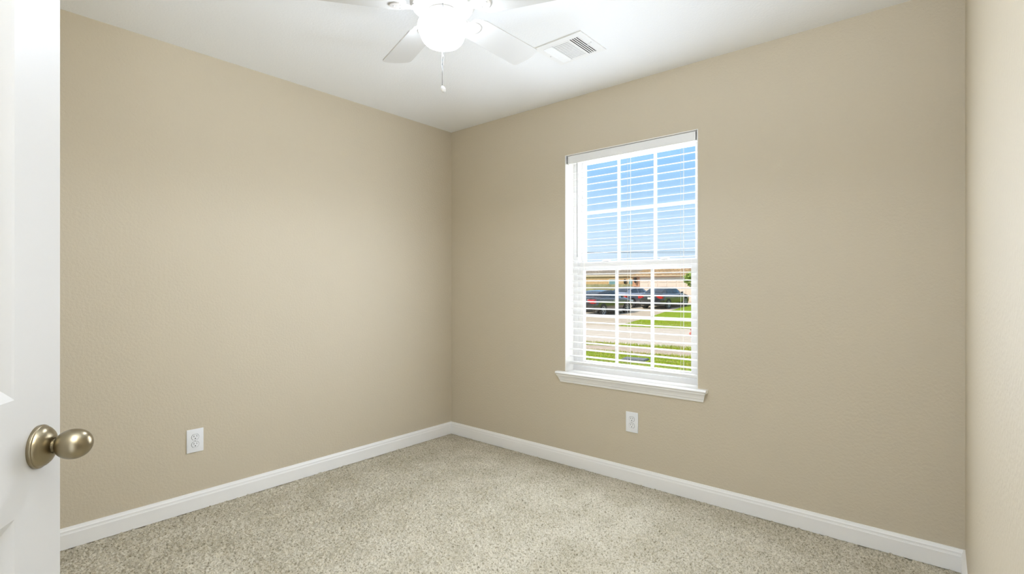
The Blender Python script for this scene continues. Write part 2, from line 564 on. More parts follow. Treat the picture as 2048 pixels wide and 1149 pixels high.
for lx in ladders:
    b = MB()
    for yy in (SY - SD / 2 - 0.001, SY + SD / 2 + 0.001):
        b.tube([(lx, yy, 2.02), (lx, yy, zb - 0.008)], 0.0008, 5)
    wpart(b, 'ladder_cord', M_CORD, bl)
    b = MB(); b.tube([(lx + 0.012, SY - 0.002, 2.02), (lx + 0.012, SY - 0.002, zb)], 0.0008, 5)
    wpart(b, 'lift_cord', M_CORD, bl)
# tilt wand at the left
b = MB(); b.tube([(BX0 + 0.075, YB + 0.016, 2.02), (BX0 + 0.076, YB + 0.0165, 1.385)], 0.0032, 8)
wpart(b, 'tilt_wand', mat('clear_grey_wand', (176, 177, 178), rough=0.2), bl, smooth=True)

# ================================================================== DOOR
F_ = Vector((-math.sin(YAW), math.cos(YAW), 0)); R_ = Vector((math.cos(YAW), math.sin(YAW), 0))
edge = 0.80 * F_ - 0.716 * R_
ddir = (0.31 * R_ - 0.95 * F_).normalized()          # latch edge -> hinge
DW, DT, DH = 0.762, 0.035, 2.03
hinge = edge + DW * ddir
ang = math.atan2(-ddir.y, -ddir.x)
door = MB()
xs = [0, 0.115, 0.345, 0.417, 0.647, DW]
zs = [0.012, 0.235, 0.868, 1.031, 1.640, 1.752, 1.915, DH]
def door_face(y, sgn):
    for i in range(5):
        for j in range(7):
            x0, x1, z0, z1 = xs[i], xs[i + 1], zs[j], zs[j + 1]
            if i in (1, 3) and j in (1, 3, 5):
                rings = []
                for off, dep in ((0, 0), (0.004, 0.0015), (0.018, 0.0085), (0.022, 0.0095), (0.026, 0.0085), (0.055, 0.003), (0.060, 0.0025)):
                    yy = y + sgn * dep
                    rings.append([(x0 + off, yy, z0 + off), (x1 - off, yy, z0 + off), (x1 - off, yy, z1 - off), (x0 + off, yy, z1 - off)])
                for a, c in zip(rings[:-1], rings[1:]):
                    for k in range(4):
                        door.face([a[k], a[(k + 1) % 4], c[(k + 1) % 4], c[k]])
                door.face(rings[-1])
            else:
                door.face([(x0, y, z0), (x1, y, z0), (x1, y, z1), (x0, y, z1)])
door_face(0.0, 1); door_face(DT, -1)
z0, z1 = zs[0], zs[-1]
for j in range(7):
    door.face([(0, 0, zs[j]), (0, DT, zs[j]), (0, DT, zs[j + 1]), (0, 0, zs[j + 1])])
    door.face([(DW, 0, zs[j]), (DW, DT, zs[j]), (DW, DT, zs[j + 1]), (DW, 0, zs[j + 1])])
for i in range(5):
    door.face([(xs[i], 0, z0), (xs[i + 1], 0, z0), (xs[i + 1], DT, z0), (xs[i], DT, z0)])
    door.face([(xs[i], 0, z1), (xs[i + 1], 0, z1), (xs[i + 1], DT, z1), (xs[i], DT, z1)])
bmesh.ops.remove_doubles(door.bm, verts=door.bm.verts, dist=1e-5)
d1 = struct(door.build('door_1', M_DOOR, loc=hinge, rot=(0, 0, ang)), 'open white panelled door at the left edge', 'door')
KX, KZ = DW - 0.060, 0.951
kh = empty('door_handle', (KX, 0, KZ), parent=d1)
tag(kh, 'brushed nickel egg shaped knob')
AX_OUT = Rx(PI / 2)            # lathe axis z -> local -y (towards the camera side)
b = MB(); b.lathe([(0, 0.0310), (0.0035, 0.0315), (0.0050, 0.0311), (0.0056, 0.0298), (0.0062, 0.0296), (0.0100, 0.0279), (0.0140, 0.0239), (0.0172, 0.0177), (0.0188, 0.0136), (0.0192, 0.0113), (0.0180, 0.0107)], 56, AX_OUT)
b.build('rosette', M_NICKEL, kh, smooth=True, angle=50)
b = MB(); b.lathe([(0.012, 0.0105), (0.0220, 0.0105), (0.0225, 0.0098)], 32, AX_OUT)
b.build('neck', M_NICKEL, kh, smooth=True)
b = MB()
pr = []
for k in range(25):
    a = PI * k / 24
    t = 0.0435 - 0.0228 * math.cos(a)
    r = 0.0222 * math.sin(a) ** (0.80 if k < 12 else 0.92)
    pr.append((t, r if 0 < k < 24 else 0.0))
pr[0] = (0.0212, 0.0); pr[1] = (0.0213, 0.0112)
b.lathe(pr, 56, AX_OUT)
b.build('knob', M_NICKEL, kh, smooth=True, angle=60)
b = MB(); b.box(DW - 0.0005, DW + 0.0008, 0.006, 0.029, KZ - 0.028, KZ + 0.028, 0.0004)
b.build('latch_plate', M_NICKEL, d1)

# ================================================================== CEILING FAN
FX, FY = -1.4625, 1.316
fan = tag(empty('ceiling_fan', (FX, FY, H)), 'white ceiling fan with lit opal globe and pull chains', 'ceiling fan')
def fl(mb, name, m, parent=fan, smooth=True, angle=40, **k):
    return mb.build(name, m, parent, smooth=smooth, angle=angle, **k)
b = MB(); b.lathe([(0, 0.085), (-0.03, 0.085), (-0.05, 0.07), (-0.055, 0.05), (-0.07, 0.05)], 40)
fl(b, 'canopy', M_FAN)
ZB = 2.252 - H                     # blade plane, relative to the ceiling
b = MB(); b.lathe([(-0.055, 0.06), (-0.07, 0.115), (-0.09, 0.125), (-0.165, 0.125), (-0.180, 0.115), (-0.190, 0.075)], 48)
fl(b, 'motor_housing', M_FAN)
b = MB(); b.lathe([(-0.165, 0.058), (-0.180, 0.055), (-0.188, 0.050), (-0.196, 0.048), (-0.203, 0.056)], 40)
fl(b, 'switch_housing', M_FAN)
b = MB(); b.lathe([(-0.195, 0.050), (-0.197, 0.060), (-0.203, 0.064), (-0.212, 0.064), (-0.214, 0.058)], 40)
fit = fl(b, 'light_fitter', M_FAN)
for k in range(3):
    b = MB()
    a = 2 * PI * k / 3 + 0.9
    b.lathe([(0.056, 0.003), (0.072, 0.003), (0.073, 0.0)], 10, Rz(a) @ T(0, 0, -0.2075) @ Ry(PI / 2))
    fl(b, 'thumb_screw', M_SCREW, fit)
b = MB(); b.lathe([(-0.206, 0.050), (-0.212, 0.060), (-0.219, 0.075), (-0.228, 0.086), (-0.238, 0.0930), (-0.249, 0.0953), (-0.262, 0.0930), (-0.276, 0.0880),
                   (-0.290, 0.0830), (-0.303, 0.0765), (-0.314, 0.0660), (-0.321, 0.0520), (-0.326, 0.035), (-0.328, 0.017), (-0.329, 0.0)], 56)
fl(b, 'lamp_globe', M_GLOBE)
A0 = math.radians(90.5)
PITCH = math.radians(-12)
def blade_outline():
    pts = []
    # tip rounded, root tapered; x along the radius
    r0, r1 = 0.140, 0.537
    w0, w1 = 0.060, 0.070
    pts += [(r0, -w0 * 0.62), (r0 + 0.02, -w0 * 0.92), (r0 + 0.05, -w0 - 0.003)]
    pts += [(r1 - 0.05, -w1)]
    for k in range(0, 7):
        a = -PI / 2 + PI / 2 * k / 6
        pts.append((r1 - 0.028 + 0.020 * math.cos(a), -w1 + 0.022 + 0.022 * math.sin(a)))
    pts.append((r1 - 0.001, -w1 * 0.35)); pts.append((r1, 0)); pts.append((r1 - 0.001, w1 * 0.35))
    for k in range(0, 7):
        a = PI / 2 * k / 6
        pts.append((r1 - 0.028 + 0.020 * math.cos(a), w1 - 0.022 + 0.022 * math.sin(a)))
    pts += [(r1 - 0.05, w1), (r0 + 0.05, w0 + 0.003), (r0 + 0.02, w0 * 0.92), (r0, w0 * 0.62)]
    return pts
def arm_outline():
    pts = []
    for k in range(13):
        a = -PI / 2 + PI * k / 12
        pts.append((0.165 + 0.036 * math.cos(a), 0.036 * math.sin(a)))
    pts += [(0.148, 0.032), (0.136, 0.020), (0.122, 0.013), (0.110, 0.013), (0.110, -0.013), (0.122, -0.013), (0.136, -0.020), (0.148, -0.032)]
    return pts
blade_first = None
def make_blade():
    b = MB()
    b.prism(blade_outline(), 0.0, 0.006, bev=0.0012)
    bo = b.build('blade', M_BLADE, fan)
    a = MB()
    a.prism(arm_outline(), -0.0050, 0.0005, bev=0.0015)
    # curved neck rising to the motor
    def sec(x, z, w, h): return [Vector((x, -w, z - h)), Vector((x, w, z - h)), Vector((x, w, z + h)), Vector((x, -w, z + h))]
    a.loft([sec(0.118, -0.002, 0.014, 0.004), sec(0.105, 0.006, 0.015, 0.005), sec(0.085, 0.024, 0.016, 0.006), sec(0.066, 0.032, 0.018, 0.006)])
    a.build('blade_arm', M_ARM, bo)
    g = MB(); g.box(0.150, 0.176, -0.0035, 0.0035, -0.0056, -0.0045, 0.0005)
    g.build('arm_slot', M_SCREW, bo)
    for (sx_, sy_) in ((0.158, 0.018), (0.158, -0.018), (0.184, 0.0)):
        s = MB()
        s.lathe([(-0.0052, 0.0042), (-0.0068, 0.0030), (-0.0072, 0.0)], 12, T(sx_, sy_, 0))
        s.build('blade_screw', M_SCREW, bo)
    return bo
for k in range(5):
    if blade_first is None:
        o = blade_first = make_blade()
    else:
        o = blade_first.copy(); C.objects.link(o); o.parent = fan
        for ch in blade_first.children:
            c2 = ch.copy(); C.objects.link(c2); c2.parent = o
    o.matrix_local = T(0, 0, ZB) @ Rz(A0 + k * 2 * PI / 5) @ Rx(PITCH)
tocam = Vector((-FX, -FY, 0)).normalized()
side = Vector((-tocam.y, tocam.x, 0))
c1 = tocam * 0.104 + side * 0.002
c0 = tocam * 0.052
def chain(name, pts, fob_prof, fob_mat, fob_name, label, tilt=0.0):
    b = MB()
    pts = [Vector(p) for p in pts]
    b.tube(pts, 0.0009, 6)
    # little balls
    for a, c in zip(pts[:-1], pts[1:]):
        n = max(1, int((c - a).length / 0.0048))
        for i in range(n):
            p = a.lerp(c, (i + 0.5) / n)
            bmesh.ops.create_icosphere(b.bm, subdivisions=1, radius=0.0015, matrix=Matrix.Translation(p))
    o = fl(b, name, M_CHAIN)
    e_ = pts[-1]
    f = MB(); f.lathe(fob_prof, 20, T(e_.x, e_.y, e_.z) @ Ry(tilt))
    f = fl(f, fob_name, fob_mat, o)
    tag(o, label)
    return o
chain('pull_chain', [c0 + Vector((0, 0, -0.184)), c1 + Vector((0, 0, -0.218)), c1 + Vector((0, 0, -0.41))],
      [(0.004, 0.0), (0.002, 0.0022), (-0.018, 0.0026), (-0.030, 0.0030), (-0.032, 0.0)], M_CHAIN, 'chain_bell', 'short metal chain ending just under the globe', 0.15)
c2 = tocam * 0.108 - side * 0.0015
chain('pull_chain', [c0 + Vector((0, 0, -0.187)), c2 + Vector((0, 0, -0.221)), c2 + Vector((0, 0, -0.523))],
      [(0.004, 0.0), (0.001, 0.003), (-0.006, 0.0075), (-0.013, 0.0085), (-0.020, 0.0072), (-0.024, 0.004), (-0.025, 0.0)], M_FAN, 'pull_fob', 'longer chain with a small white fob', -0.45)

# ================================================================== CEILING VENT
vx0, vx1, vy0, vy1 = -1.622, -1.335, 2.098, 2.348
vent = tag(empty('ceiling_vent', ((vx0 + vx1) / 2, (vy0 + vy1) / 2, H)), 'white three way air register on the ceiling beside the fan', 'vent')
gx0, gx1, gy0, gy1 = -1.586, -1.373, 2.135, 2.325
def vp(mb, name, m, parent=vent, smooth=False):
    return wpart(mb, name, m, parent, smooth)
b = MB()
for (a0, a1, c0_, c1_) in ((vx0, gx0, vy0, vy1), (gx1, vx1, vy0, vy1), (gx0, gx1, vy0, gy0), (gx0, gx1, gy1, vy1)):
    b.box(a0, a1, c0_, c1_, H - 0.006, H, 0.0)
s1, s2 = -1.534, -1.434
b.box(s1 - 0.004, s1 + 0.002, gy0, gy1, H - 0.007, H - 0.001)
b.box(s2 - 0.002, s2 + 0.004, gy0, gy1, H - 0.007, H - 0.001)
vp(b, 'vent_frame', M_VENT)
b = MB(); b.box(gx0, gx1, gy0, gy1, H - 0.0008, H - 0.0002)
vp(b, 'duct_opening', M_DUCT)
def louver(cx, cy, ax, ln, tilt, w=0.012):
    b = MB()
    if ax == 'y':
        b.box(-w / 2, w / 2, -ln / 2, ln / 2, -0.0004, 0.0004, mtx=T(cx, cy, H - 0.0068) @ Ry(tilt))
    else:
        b.box(-ln / 2, ln / 2, -w / 2, w / 2, -0.0004, 0.0004, mtx=T(cx, cy, H - 0.0055) @ Rx(tilt))
    vp(b, 'louver', M_VENT)
nR = 4
for k in range(nR + 1):
    louver(s2 + 0.006 + (gx1 - s2 - 0.006) * (k + 0.12) / (nR + 0.35), (gy0 + gy1) / 2, 'y', gy1 - gy0, math.radians(4), 0.0070)
for k in range(nR + 1):
    louver(gx0 + 0.002 + (s1 - gx0 - 0.008) * (k + 0.25) / (nR + 0.35), (gy0 + gy1) / 2, 'y', gy1 - gy0, math.radians(-34), 0.0130)
for k in range(13):
    louver((s1 + s2) / 2 + 0.001, gy0 + (gy1 - gy0) * (k + 0.5) / 13, 'x', s2 - s1 - 0.005, math.radians(-6), 0.0100)
b = MB(); b.box(gx1 - 0.003, gx1 + 0.010, (gy0 + gy1) / 2 - 0.004, (gy0 + gy1) / 2 + 0.004, H - 0.014, H - 0.005, 0.001)
vp(b, 'damper_lever', M_VENT)
for xx in (vx0 + 0.018, vx1 - 0.018):
    b = MB(); b.lathe([(0, 0.004), (-0.0014, 0.0035), (-0.002, 0.0)], 14, T(xx, (vy0 + vy1) / 2, H - 0.006))
    vp(b, 'vent_screw', M_SCREW, smooth=True)

# ================================================================== OUTLETS
def outlet(loc, rotz, label):
    """plate in local xz, facing local -y"""
    o = tag(empty('wall_outlet', loc, (0, 0, rotz)), label, 'outlet', 'wall outlets')
    b = MB(); b.box(-0.040, 0.040, -0.0060, 0.0, -0.0615, 0.0615, 0.0025, seg=3)
    b.build('cover_plate', M_PLATE, o, smooth=True)
    for s in (1, -1):
        cz = s * 0.0195
        b = MB()
        pts = []
        for k in range(32):
            a = 2 * PI * k / 32
            pts.append((0.0172 * math.cos(a), max(-0.0142, min(0.0142, 0.0172 * math.sin(a)))))
        b.prism(pts, 0.0058, 0.0078, T(0, 0, cz) @ Rx(PI / 2), bev=0.0004)
        r = b.build('receptacle', M_PLATE, o)
        b = MB()
        b.box(-0.0078, -0.0054, -0.0081, -0.0076, cz + 0.0005, cz + 0.0090)
        b.box(0.0056, 0.0076, -0.0081, -0.0076, cz + 0.0015, cz + 0.0085)
        b.lathe([(0.0076, 0.0027), (0.0081, 0.0027)], 14, T(0, 0, cz - 0.0075) @ Rx(PI / 2))
        b.build('slots', M_SLOT, r)
        b = MB()
        ring0 = [(1.07 * x, 1.07 * y) for x, y in pts]
        b.loft([[Vector((x, -0.0061, y + cz)) for x, y in ring0], [Vector((x, -0.0064, y + cz)) for x, y in pts]], cap=False)
        b.build('gap_line', M_DARKGAP, r)
    b = MB(); b.lathe([(0.0058, 0.0032), (0.0068, 0.0027), (0.0070, 0.0)], 14, Rx(PI / 2))
    b.build('plate_screw', M_SCREW, o, smooth=True)
    return o
outlet((XL, 0.963, 0.369), PI / 2, 'white duplex outlet low on the left wall near the door')
outlet((-1.4215, YB, 0.365), 0.0, 'white duplex outlet under the window sill')

# ================================================================== OUTSIDE
# street axes: s runs along the street, n away from the house
ES = Vector((0.981, 0.192, 0)).normalized(); EN = Vector((-ES.y, ES.x, 0))
EROT = math.atan2(ES.y, ES.x)
def ext(s, n, z): return ES * s + EN * n + Vector((0, 0, z))
M_LAWN = mat('lawn_green', (150, 170, 40), rough=0.95, var=(112, 140, 24), vscale=9.0, bump=0.6, bscale=40, bdist=0.03, spec=0.1)
M_CONC = mat('pale_concrete', (206, 194, 179), rough=0.9, var=(198, 186, 170), vscale=3.0, spec=0.2)
M_WALK = mat('sidewalk_concrete', (196, 178, 160), rough=0.9, var=(182, 165, 148), vscale=5.0, spec=0.2)
M_DRIVE = mat('driveway_concrete', (194, 180, 160), rough=0.9, var=(184, 170, 150), vscale=2.0, spec=0.2)
# ground profile: (n, z)
PROF = [(3.2, -0.16), (8.0, -0.30), (12.1, -0.42), (13.4, -0.45), (14.3, -0.47), (14.45, -0.60), (18.4, -0.56), (22.4, -0.61), (22.6, -0.60),
        (28.0, -0.494), (32.0, -0.374), (36.0, -0.314), (39.0, -0.184), (43.0, -0.064), (60.0, 0.05)]
def gz(n):
    for (a, za), (c, zc) in zip(PROF[:-1], PROF[1:]):
        if a <= n <= c: return za + (zc - za) * (n - a) / (c - a)
    return PROF[0][1] if n < PROF[0][0] else PROF[-1][1]
def strip(name, s0, s1, n0, n1, m, label, cat, dz=0.0, skirt=0.25, step=1.0, ns=1):
    ns_ = [n0] + [n for n, _ in PROF if n0 < n < n1] + [n1]
    b = MB()
    top = [[b.bm.verts.new(ext(s, n, gz(n) + dz)) for s in (s0, s1)] for n in ns_]
    bot = [[b.bm.verts.new(ext(s, n, gz(n) + dz - skirt)) for s in (s0, s1)] for n in ns_]
    for i in range(len(ns_) - 1):
        b.bm.faces.new((top[i][0], top[i][1], top[i + 1][1], top[i + 1][0]))
        b.bm.faces.new((bot[i][0], bot[i + 1][0], bot[i + 1][1], bot[i][1]))
        b.bm.faces.new((top[i][0], top[i + 1][0], bot[i + 1][0], bot[i][0]))
        b.bm.faces.new((top[i][1], bot[i][1], bot[i + 1][1], top[i + 1][1]))
    b.bm.faces.new((top[0][0], bot[0][0], bot[0][1], top[0][1]))
    b.bm.faces.new((top[-1][0], top[-1][1], bot[-1][1], bot[-1][0]))
    return struct(b.build(name, m), label, cat)
SA, SB = -26.0, 14.0
strip('lawn', SA, SB, 3.6, 12.1, M_LAWN, 'green front lawn just outside the window', 'lawn')
strip('sidewalk', SA, SB, 12.1, 13.45, M_WALK, 'pale sidewalk beyond the front lawn', 'sidewalk', dz=0.01)
strip('grass_verge', SA, SB, 13.45, 14.32, M_LAWN, 'narrow grass strip between sidewalk and street', 'lawn')
strip('curb', SA, SB, 14.32, 14.45, M_WALK, 'low concrete curb on the near side', 'curb', dz=0.0, skirt=0.4)
strip('street', SA, SB, 14.45, 22.5, M_CONC, 'pale concrete street', 'street')
strip('driveway', -15.0, -7.0, 22.5, 43.0, M_DRIVE, 'concrete driveway across the street', 'driveway', dz=0.006)
strip('opposite_lawn', -6.998, SB, 22.5, 60.0, M_LAWN, 'green lawn right of the driveway across the street', 'lawn')
strip('side_yard', SA, -15.002, 22.5, 60.0, M_LAWN, 'lawn left of the driveway across the street', 'lawn')
strip('yard', -15.0, -7.0, 43.0, 60.0, M_LAWN, 'ground under the house across the street', 'lawn', dz=-0.01)

# loose grass blades along the sidewalk and verge
def grass_tufts():
    rng = np.random.default_rng(5)
    V, Fc = [], []
    def add(n_, s0, s1, n0, n1, h0, h1):
        for _ in range(n_):
            s = rng.uniform(s0, s1); n = rng.uniform(n0, n1)
            p = ext(s, n, gz(n) - 0.005)
            if (p - ext(-2.97, 10.75, p.z)).length < 0.42: continue
            a = rng.uniform(0, PI); w = rng.uniform(0.004, 0.009); h = rng.uniform(h0, h1)
            lx, ly = rng.normal(0, 0.35) * h, rng.normal(0, 0.35) * h
            dx, dy = math.cos(a) * w, math.sin(a) * w
            k = len(V)
            V.extend([(p.x - dx, p.y - dy, p.z), (p.x + dx, p.y + dy, p.z), (p.x + lx, p.y + ly, p.z + h)])
            Fc.append((k, k + 1, k + 2))
    add(9000, -8, 0.5, 13.45, 14.35, 0.03, 0.10)
    add(2500, -8, 0.5, 11.9, 12.2, 0.03, 0.09)
    add(16000, -5, 0, 8.6, 12.1, 0.02, 0.06)
    add(5000, -7.05, -3.5, 22.6, 26, 0.02, 0.07)
    me = bpy.data.meshes.new('grass')
    me.from_pydata(V, [], Fc)
    me.materials.append(mat('grass_blade', (158, 182, 44), rough=0.8, var=(176, 168, 80), vscale=3.0, spec=0.1))
    o = bpy.data.objects.new('grass', me); C.objects.link(o)
    tag(o, 'short grass blades along the sidewalk and verge', 'grass', kind='stuff')
grass_tufts()

# meter box lid in the lawn
ml = tag(empty('utility_cover', ext(-2.97, 10.75, gz(10.75)), (0, 0, EROT)), 'flat grey utility box lid in the lawn', 'utility cover')
b = MB(); b.box(-0.24, 0.24, -0.17, 0.17, -0.05, 0.035, 0.006)
b.build('lid', mat('grey_plastic_lid', (112, 116, 122), rough=0.7), ml)
b = MB(); b.box(-0.26, 0.26, -0.19, 0.19, -0.08, 0.022, 0.004)
b.build('box_rim', mat('dark_lid_rim', (84, 88, 92), rough=0.8), ml)

# ---------------------------------------------------------------- cars
M_TYRE = mat('tyre_rubber', (26, 26, 27), rough=0.8)
M_RIM = mat('alloy_wheel', (176, 178, 182), rough=0.3, metal=0.8)
M_CARGLASS = mat('car_window_glass', (40, 48, 58), rough=0.06, spec=0.8)
M_TAIL = mat('red_tail_lamp', (190, 30, 30), rough=0.15)
M_CHROME = mat('chrome_trim', (220, 222, 226), rough=0.12, metal=1.0)
M_BLKPL = mat('black_plastic', (24, 25, 27), rough=0.6)
M_LAMPCLR = mat('clear_head_lamp', (225, 230, 236), rough=0.1)
M_LPLATE = mat('licence_plate', (232, 232, 226), rough=0.5)

def sedan(loc, rotz, pitch_, paint, label, dirk=1.0):
    car = tag(empty('car', loc, (pitch_, 0, rotz)), label, 'car', 'cars on the driveway across the street')
    # local: +y forward, x right, z up; length 4.8, width 1.82
    def ring(y, w, zb, zt, zs_, tw):
        """lower body section: sill zb, shoulder height zs_, top zt with half width tw"""
        pts = [(-w * 0.86, zb), (-w * 0.97, zb + 0.10), (-w, (zb + zs_) / 2), (-w * 0.985, zs_ - 0.05), (-w * 0.93, zs_), (-tw, zt),
               (0, zt + 0.018), (tw, zt), (w * 0.93, zs_), (w * 0.985, zs_ - 0.05), (w, (zb + zs_) / 2), (w * 0.97, zb + 0.10), (w * 0.86, zb)]
        return [Vector((x, y, z)) for x, z in pts]
    st = [(-2.40, 0.66, 0.42, 0.86, 0.80, 0.50), (-2.37, 0.78, 0.30, 0.99, 0.90, 0.60), (-2.25, 0.86, 0.24, 1.06, 0.98, 0.66), (-1.9, 0.90, 0.21, 1.09, 1.01, 0.72),
          (-1.4, 0.91, 0.20, 1.06, 1.00, 0.76), (-0.5, 0.91, 0.20, 1.01, 0.97, 0.78), (0.4, 0.91, 0.20, 0.99, 0.95, 0.78), (1.0, 0.90, 0.20, 0.99, 0.93, 0.76),
          (1.5, 0.89, 0.20, 0.94, 0.88, 0.70), (2.0, 0.87, 0.21, 0.85, 0.79, 0.62), (2.28, 0.80, 0.24, 0.76, 0.70, 0.55), (2.40, 0.66, 0.32, 0.66, 0.60, 0.46)]
    b = MB(); b.loft([ring(*s) for s in st])
    body = b.build('body', paint, car, smooth=True, angle=40)
    # cabin
    def cab(y, wb, zb, wt, zt):
        return [Vector((-wb, y, zb)), Vector((-wb + 0.03, y, zb + 0.02)), Vector((-wt - 0.04, y, zt - 0.07)), Vector((-wt, y, zt - 0.01)), Vector((0, y, zt + 0.02)),
                Vector((wt, y, zt - 0.01)), Vector((wt + 0.04, y, zt - 0.07)), Vector((wb - 0.03, y, zb + 0.02)), Vector((wb, y, zb))]
    cs = [(-1.95, 0.70, 1.00, 0.62, 1.09), (-1.5, 0.77, 0.97, 0.62, 1.28), (-1.1, 0.79, 0.96, 0.60, 1.395), (-0.6, 0.80, 0.96, 0.59, 1.445), (0.0, 0.80, 0.95, 0.59, 1.45),
          (0.35, 0.80, 0.94, 0.59, 1.40), (0.8, 0.79, 0.93, 0.60, 1.22), (1.25, 0.75, 0.93, 0.62, 1.00)]
    b = MB(); b.loft([cab(*c) for c in cs])
    b.build('roof', paint, car, smooth=True, angle=50)
    def lerp_c(y):
        for a, c in zip(cs[:-1], cs[1:]):
            if a[0] <= y <= c[0]:
                t = (y - a[0]) / (c[0] - a[0])
                return [a[i] + (c[i] - a[i]) * t for i in range(5)]
    def sidept(y, f, sx_, out=0.008):
        c = lerp_c(y)
        xb, zb2 = c[1] - 0.03, c[2] + 0.05
        xt, zt2 = c[3] + 0.04, c[4] - 0.07
        return Vector((sx_ * (xb + (xt - xb) * f + out), y, zb2 + (zt2 - zb2) * f))
    for sx_ in (-1, 1):
        for ys in ((-1.30, -0.95, -0.42), (-0.34, 0.2, 0.72)):
            b = MB()
            y_list = np.linspace(ys[0], ys[2], 7)
            lo = [sidept(y, 0.06, sx_) for y in y_list]; hi = [sidept(y, 0.96, sx_) for y in y_list]
            for i in range(6):
                b.face([lo[i], lo[i + 1], hi[i + 1], hi[i]])
            b.build('side_window', M_CARGLASS, car, smooth=True)
    def top_glass(name, y0, y1):
        b = MB()
        rows = []
        for y in np.linspace(y0, y1, 6):
            c = lerp_c(y)
            w = c[3] - 0.01
            rows.append([Vector((x * w, y, c[4] + 0.006 + 0.022 * (1 - abs(x)))) for x in (-1, -0.5, 0, 0.5, 1)])
        for a, c in zip(rows[:-1], rows[1:]):
            for i in range(4):
                b.face([a[i], a[i + 1], c[i + 1], c[i]])
        b.build(name, M_CARGLASS, car, smooth=True)
    top_glass('rear_window', -1.86, -1.12); top_glass('windshield', 0.40, 1.20)
    # wheels
    for (wx, wy) in ((-0.80, -1.42), (0.80, -1.42), (-0.80, 1.38), (0.80, 1.38)):
        sg = 1 if wx > 0 else -1
        Mw = T(wx, wy, 0.33) @ Ry(sg * PI / 2)
        b = MB(); b.lathe([(-0.10, 0.22), (-0.10, 0.31), (-0.08, 0.33), (0.095, 0.33), (0.118, 0.31), (0.120, 0.235), (0.10, 0.22)], 36, Mw)
        w = b.build('wheel', M_TYRE, car, smooth=True)
        b = MB(); b.lathe([(0.100, 0.235), (0.117, 0.232), (0.112, 0.215), (0.085, 0.205)], 36, Mw, cap=False)
        for k in range(6):
            b.box(-0.022, 0.022, 0.03, 0.215, 0.085, 0.108, 0.004, mtx=Mw @ Rz(k * PI / 3))
        b.lathe([(0.08, 0.05), (0.112, 0.045), (0.115, 0.0)], 18, Mw)
        b.build('rim', M_RIM, w, smooth=True)
        b = MB(); b.lathe([(-0.02, 0.395), (0.114, 0.395), (0.114, 0.30), (-0.02, 0.30)], 36, Mw, cap=False)
        b.build('wheel_arch', M_BLKPL, car)
    for sx_ in (-1, 1):
        b = MB(); b.box(min(sx_ * 0.44, sx_ * 0.90), max(sx_ * 0.44, sx_ * 0.90), -2.40, -2.16, 0.74, 0.985, 0.03)
        b.build('tail_lamp', M_TAIL, car, smooth=True)
        b = MB(); b.box(min(sx_ * 0.52, sx_ * 0.845), max(sx_ * 0.52, sx_ * 0.845), 2.02, 2.32, 0.64, 0.755, 0.03)
        b.build('head_lamp', M_LAMPCLR, car, smooth=True)
        b = MB(); b.box(min(sx_ * 0.86, sx_ * 1.02), max(sx_ * 0.86, sx_ * 1.02), 0.66, 0.80, 0.97, 1.09, 0.03)
        b.build('wing_mirror', paint, car, smooth=True)
        b = MB(); b.box(min(sx_ * 0.905, sx_ * 0.922), max(sx_ * 0.905, sx_ * 0.922), -0.25, -0.08, 0.82, 0.85, 0.004)
        b.build('door_handle', M_CHROME, car)
        b = MB(); b.box(min(sx_ * 0.89, sx_ * 0.918), max(sx_ * 0.89, sx_ * 0.918), -1.0, 1.0, 0.21, 0.30, 0.01)
        b.build('sill_trim', M_BLKPL, car)
    b = MB(); b.box(-0.74, 0.74, -2.43, -2.2, 0.30, 0.46, 0.03)
    b.build('bumper', M_BLKPL, car, smooth=True)
    b = MB(); b.box(-0.48, 0.48, -2.415, -2.36, 0.88, 0.905, 0.006)
    b.build('trunk_trim', M_CHROME, car)
    b = MB(); b.box(-0.16, 0.16, -2.425, -2.39, 0.70, 0.83, 0.004)
    b.build('licence_plate', M_LPLATE, car)
    return car
M_PBLACK = mat('black_car_paint', (22, 24, 28), rough=0.18, coat=1.0)
M_PSILVER = mat('blue_grey_car_paint', (150, 156, 172), rough=0.22, coat=1.0)
M_PDARK = mat('charcoal_car_paint', (34, 38, 46), rough=0.18, coat=1.0)
def park(s, n, head, paint, label):
    sl = (gz(n + 1.4) - gz(n - 1.4)) / 2.8
    return sedan(ext(s, n, gz(n) + 0.006), EROT - math.radians(head), math.atan(sl), paint, label)
park(-10.15, 29.6, 12, M_PBLACK, 'black sedan nearest the street, left of the parked cars')
park(-10.6, 37.6, 14, M_PSILVER, 'blue grey sedan parked in the middle behind the black one')
park(-8.05, 37.2, 13, M_PDARK, 'dark sedan with red tail lamps parked before the garage door')

# ---------------------------------------------------------------- house across the street
hs = tag(empty('house', ext(-9.2, 43.0, gz(43.0)), (0, 0, EROT)), 'brick house with brown shingle roof and wide cream garage door', 'house')
hz = -gz(43.0)
M_BRICK = brick_mat('tan_brick', (216, 176, 122), (198, 154, 104), (222, 204, 172), 3.0)
M_OBRICK = brick_mat('orange_brick', (214, 150, 108), (196, 130, 92), (222, 200, 176), 3.0)
M_SHING = brick_mat('brown_shingles', (150, 122, 84), (182, 152, 112), (118, 94, 64), 1.6, 0.5, 0.25, 0.03, swap=True)
M_SHING2 = brick_mat('grey_shingles', (150, 138, 122), (132, 122, 108), (112, 102, 90), 1.6, 0.5, 0.25, 0.03, swap=True)
M_GDOOR = mat('cream_garage_door', (232, 214, 200), rough=0.6)
M_FASCIA = mat('cream_fascia', (226, 208, 180), rough=0.7)
M_HWIN = mat('house_window_glass', (120, 160, 165), rough=0.1)
